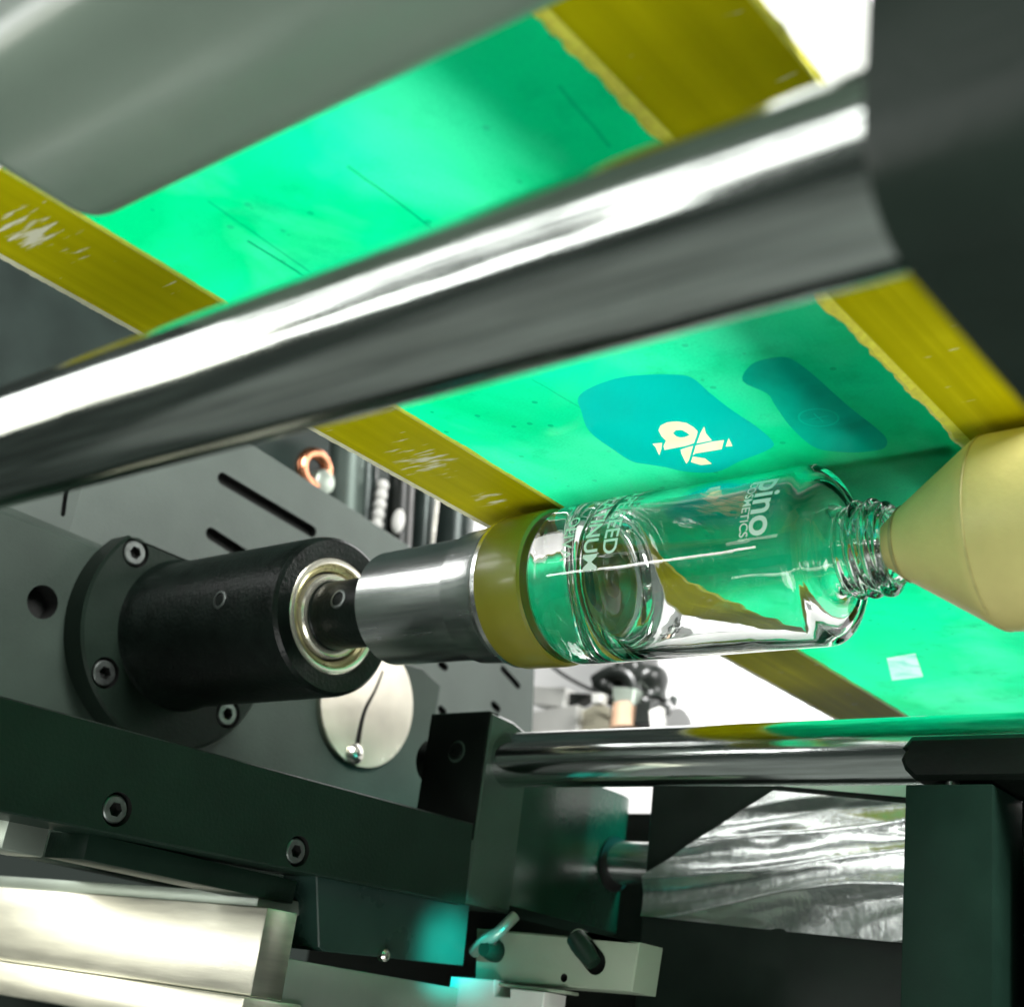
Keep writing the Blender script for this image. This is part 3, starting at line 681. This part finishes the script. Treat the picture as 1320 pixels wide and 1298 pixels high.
bt = thing('glass_bottle', 'clear glass bottle with white print lying under the green screen', 'bottle', (0, 0, -2.37))
outer = [(-4.42, 0), (-4.42, 1.3), (-4.47, 1.8), (-4.43, 2.02), (-4.33, 2.20), (-4.15, 2.32), (-3.9, 2.37), (-3.4, 2.37)] + [(x, 2.37) for x in (-2, 0, 2)] + \
        [(3.74, 2.37), (3.86, 2.35), (3.97, 2.28), (4.04, 2.17), (4.08, 2.0), (4.11, 1.75), (4.14, 1.50), (4.19, 1.33), (4.28, 1.21), (4.42, 1.14)]
outer += [(4.46 + i * .03, 1.12) for i in range(1, 40)] + [(5.68, 1.09), (5.74, 1.02), (5.76, .94)]
inner = [(5.74, .88), (5.68, .85), (4.5, .84), (4.28, .87), (4.10, .98), (4.00, 1.25), (3.94, 1.6), (3.88, 1.88), (3.76, 2.03), (3.60, 2.09), (2, 2.10), (0, 2.10), (-1.6, 2.10), (-2.3, 2.06), (-2.58, 1.94), (-2.74, 1.72), (-2.82, 1.4), (-2.80, .8), (-2.65, .35), (-2.6, 0)]
def thread(th, s, r):
    if r > 1.0 and 4.50 < s < 5.66:
        ph = ((s - 4.75 - .42 * th / (2 * math.pi)) / .42) % 1.0; dd = min(ph, 1 - ph)
        k = max(0, 1 - (dd / .30) ** 2); fade = min(1, max(0, (s - 4.55) / .15)) * min(1, max(0, (5.66 - s) / .1))
        return r + .15 * k * fade
    return r
gb = link('bottle_glass', lathe(outer + inner, 128, rf=thread, caps=False), GLASS, bt, angle=60)

def print_text(body, px, py, size, col_dir=1, bold=.0, spacing=1.0, align='RIGHT'):
    """white lettering wrapped round the bottle; it reads downwards with letter tops to the neck; px,py = where its last letter ends"""
    cu = bpy.data.curves.new('lettering', 'FONT'); cu.body = body; cu.size = size; cu.offset = bold; cu.space_character = spacing
    cu.align_x = align; cu.resolution_u = 4
    to = bpy.data.objects.new('lettering_tmp', cu); COL.objects.link(to)
    dg = bpy.context.evaluated_depsgraph_get(); me = bpy.data.meshes.new_from_object(to.evaluated_get(dg))
    bm = bmesh.new(); bm.from_mesh(me); bpy.data.meshes.remove(me); bpy.data.objects.remove(to); bpy.data.curves.remove(cu)
    bmesh.ops.triangulate(bm, faces=bm.faces[:])
    for _ in range(2):
        lg_ = [e for e in bm.edges if e.calc_length() > .12]
        if lg_: bmesh.ops.subdivide_edges(bm, edges=lg_, cuts=1)
    p = oncyl(px, py, 2.37); ph0 = math.atan2(-p[1], p[2]); RR = 2.384
    for v in bm.verts:
        ph = ph0 + v.co.x / 2.37; v.co = Vector((p[0] + v.co.y, -RR * math.sin(ph), RR * math.cos(ph)))
    return bm
for body, px, py, size, bold, sp_ in (('pino', 966, 693, 1.05, .018, 1.0), ('COSMETICS', 953, 694, .34, .004, 1.0), ('GRAPE SEED', 777, 716, .66, .008, .95),
                                      ('PLATINUM', 752, 738, .66, .012, .95), ('OLIVA', 722, 724, .52, .004, 1.0)):
    link('lettering', print_text(body, px, py, size, 1, bold, sp_), INK, bt)

cn = thing('centring_cone', 'pale yellow rubber cone pushed into the bottle mouth', 'cone', (9.2, 0, -2.4))
link('cone_body', lathe([(5.35, 0), (5.35, .40), (5.42, .46), (5.95, .86), (8.05, 2.20), (8.25, 2.32), (8.5, 2.36), (13.0, 2.40), (13.0, 0)], 192), CONEM, cn)
link('contact_ring', lathe([(5.92, .82), (5.93, .865), (6.05, .965), (6.06, .95)], 96, caps=False), mat('worn_rubber', (.40, .36, .15), .5, var=.3, scale=200), cn)
link('mould_seam', lathe([(8.30, 2.33), (8.31, 2.352), (8.36, 2.362), (8.37, 2.35)], 128, caps=False), mat('seam_rubber', (.56, .51, .20), .5, var=.2, scale=150), cn)
link('cone_shaft', lathe([(13.0, 1.0), (20, 1.0)], 48), STEEL, cn)

# ================================================================== BACKGROUND MACHINERY
XK = -42.0
tag(link('rear_cabinet', plate(0, XK, [(-9, -6), (-9, 45), (12, 45), (26, 26), (34, 20), (34, -6)], 1.0, ch=.05), mat('dark_back_panel', (.012, .026, .021), .4, spec=.3, var=.2)), 'dark cabinet wall behind the machine at the left edge', 'cabinet')
link_ = pt(0, 402, 0, XK + .4)
XG = -37.0
def g(x, y, dx=0): return tuple(pt(x, y, 0, XG + dx))
c = g(405, 605)
t = thing('copper_coil', 'small copper ring half hidden behind the slotted plate', 'ring', (c[0], c[1], c[2] - 1.2))
link('ring_body', lathe([(XG + .36 * math.cos(R_(30 * k)), .95 + .36 * math.sin(R_(30 * k))) for k in range(12)], 40, (0, c[1], c[2]), closed=True), COPPER, t)
link('ring_core', lathe([(XG - .4, .7), (XG + .3, .7), (XG + .4, .5), (XG + .4, 0)], 24, (0, c[1] + .75, c[2] - .5)), ALUD, t)
t = thing('ball_chain', 'string of white beads hanging behind the slotted plate', 'chain', g(487, 690))
for k in range(5):
    q = Vector(g(493 - k * 1.8, 626 + k * 12.5))
    bs = bmesh.new(); bmesh.ops.create_uvsphere(bs, u_segments=14, v_segments=10, radius=.40, matrix=Matrix.Translation(q)); link('bead', bs, WHITEP, t)
for (x, y0, y1, r, mt_, lb_, nm, dx) in ((447, 560, 800, 1.2, mat('dull_grey_steel', (.12, .16, .14), .45, metal=.4), 'grey steel cylinder just left of the bead string', 'steel_cylinder', -2.2), (515, 600, 830, .8, RUBBER, 'black hose just right of the bead string', 'hose', 0),
                                  (545, 600, 830, .8, DSTEEL, 'dark shiny tube between the hose and the wide cylinder', 'tube', -.5),
                                  (583, 620, 830, 1.5, DSTEEL, 'wide dark motor can next to the steel chuck', 'motor_can', -1.5), (470, 570, 830, .7, DSTEEL, 'dark tube beside the grey steel cylinder', 'tube', -1.5)):
    a, b2 = Vector(g(x + 4, y0, dx)), Vector(g(x - 8, y1, dx))
    tag(link(nm, tube([a, b2], r, 24), mt_), lb_, nm.replace('_', ' '))
a, b2 = Vector(g(564, 640, 1)), Vector(g(553, 740, 1)); tag(link('wire', tube([a, b2], .12, 8), BRIGHTS), 'thin bright wire in front of the wide dark cylinder', 'wire')
q = Vector(g(513, 672, 1)); bs = bmesh.new(); bmesh.ops.create_uvsphere(bs, u_segments=16, v_segments=12, radius=.5, matrix=Matrix.Translation(q) @ Matrix.Diagonal((.8, .8, 1.6, 1)))
tag(link('fitting', bs, WHITEP), 'white oval fitting on the black hose', 'fitting')

YW = 40.0
t = thing('machine_cover', 'white machine cover with one small screw behind the bottle', 'panel', (-20, YW, 0))
q = p2(1, YW, [(855, 780), (1180, 780), (1180, 960), (848, 960)])
link('panel_sheet', plate(1, YW, [(q[0][0], 5.4), (q[0][0], 16), (6, 16), (6, 5.4)], .8, ch=.05), WHITE, t)
q = pt(868, 901, 1, YW - .1); link('screw', lathe([(YW - .25, 0), (YW - .25, .22), (YW - .02, .28)], 18, (q[0], 0, q[2]), 'Y', caps=False), SCREWM, t)
YV = 36.0
def bg_box(name, lab, cat, pix, mt_, d=2.0, dy=0): tag(link(name, plate(1, YV + dy, p2(1, YV + dy, pix), d, ch=.06), mt_), lab, cat)
bg_box('connector_box', 'upper white connector box left of the black cable', 'connector', [(687, 884), (728, 886), (726, 912), (686, 908)], WHITEP)
bg_box('connector_box', 'lower white connector box right above the chrome rod', 'connector', [(684, 917), (744, 908), (744, 950), (680, 950)], WHITEP)
bg_box('dark_bracket', 'small dark bracket between the white connector boxes', 'bracket', [(727, 892), (763, 894), (740, 908), (722, 910)], RUBBER, 1, .5)
bg_box('back_board', 'grey panel behind the white connector boxes', 'panel', [(680, 840), (855, 800), (850, 960), (676, 970)], WHITE, .8, 6)
a = Vector(pt(806, 940, 1, YV)); b2 = Vector(pt(806, 908, 1, YV)); tag(link('peach_cylinder', tube([a, b2], [.95, .75], 24), PEACH), 'small peach coloured cylinder under the black cable', 'cylinder')
cab = smooth([tuple(pt(x, y, 1, YV + 1.5)) for x, y in [(778, 906), (790, 880), (806, 866), (826, 866), (842, 884), (843, 904), (833, 922), (828, 950)]], 6)
tag(link('black_cable', tube(cab, [.7 + .5 * math.sin(k * .35) ** 2 for k in range(len(cab))], 14), RUBBER), 'thick black cable loop behind the bottle', 'cable')
cab = smooth([tuple(pt(x, y, 1, YV + .8)) for x, y in [(768, 880), (790, 868), (812, 872), (822, 892), (818, 920), (826, 948)]], 6)
tag(link('black_cable', tube(cab, .55, 12), RUBBER), 'thinner black cable inside the thick cable loop', 'cable')
bg_box('plug', 'black plug hanging at the right end of the cables', 'plug', [(820, 905), (840, 903), (838, 932), (816, 934)], RUBBER, 1.2, -.6)
bg_box('white_tag', 'tiny white tag left of the peach cylinder', 'tag', [(762, 893), (776, 893), (775, 906), (762, 907)], WHITEP, .6, -1.2)
bg_box('clear_bracket', 'pale bracket leaning on the lower white connector box', 'bracket', [(746, 918), (770, 906), (786, 912), (786, 946), (746, 948)], mat('cream_plastic', (.72, .68, .52), .4), .8, .6)
bg_box('white_clip', 'small white clip at the foot of the white cover', 'clip', [(836, 916), (850, 910), (852, 940), (838, 940)], WHITEP, .6, -1.5)
tag(link('thin_wire', tube(smooth([tuple(pt(x, y, 1, YV - .5)) for x, y in [(700, 850), (730, 872), (765, 890), (790, 900)]], 5), .12, 8), RUBBER), 'thin dark wire running to the black cable', 'wire')
bg_box('grey_box', 'grey block in the middle of the black cable loop', 'block', [(790, 885), (818, 887), (816, 908), (788, 905)], ALUD, 1, -.4)
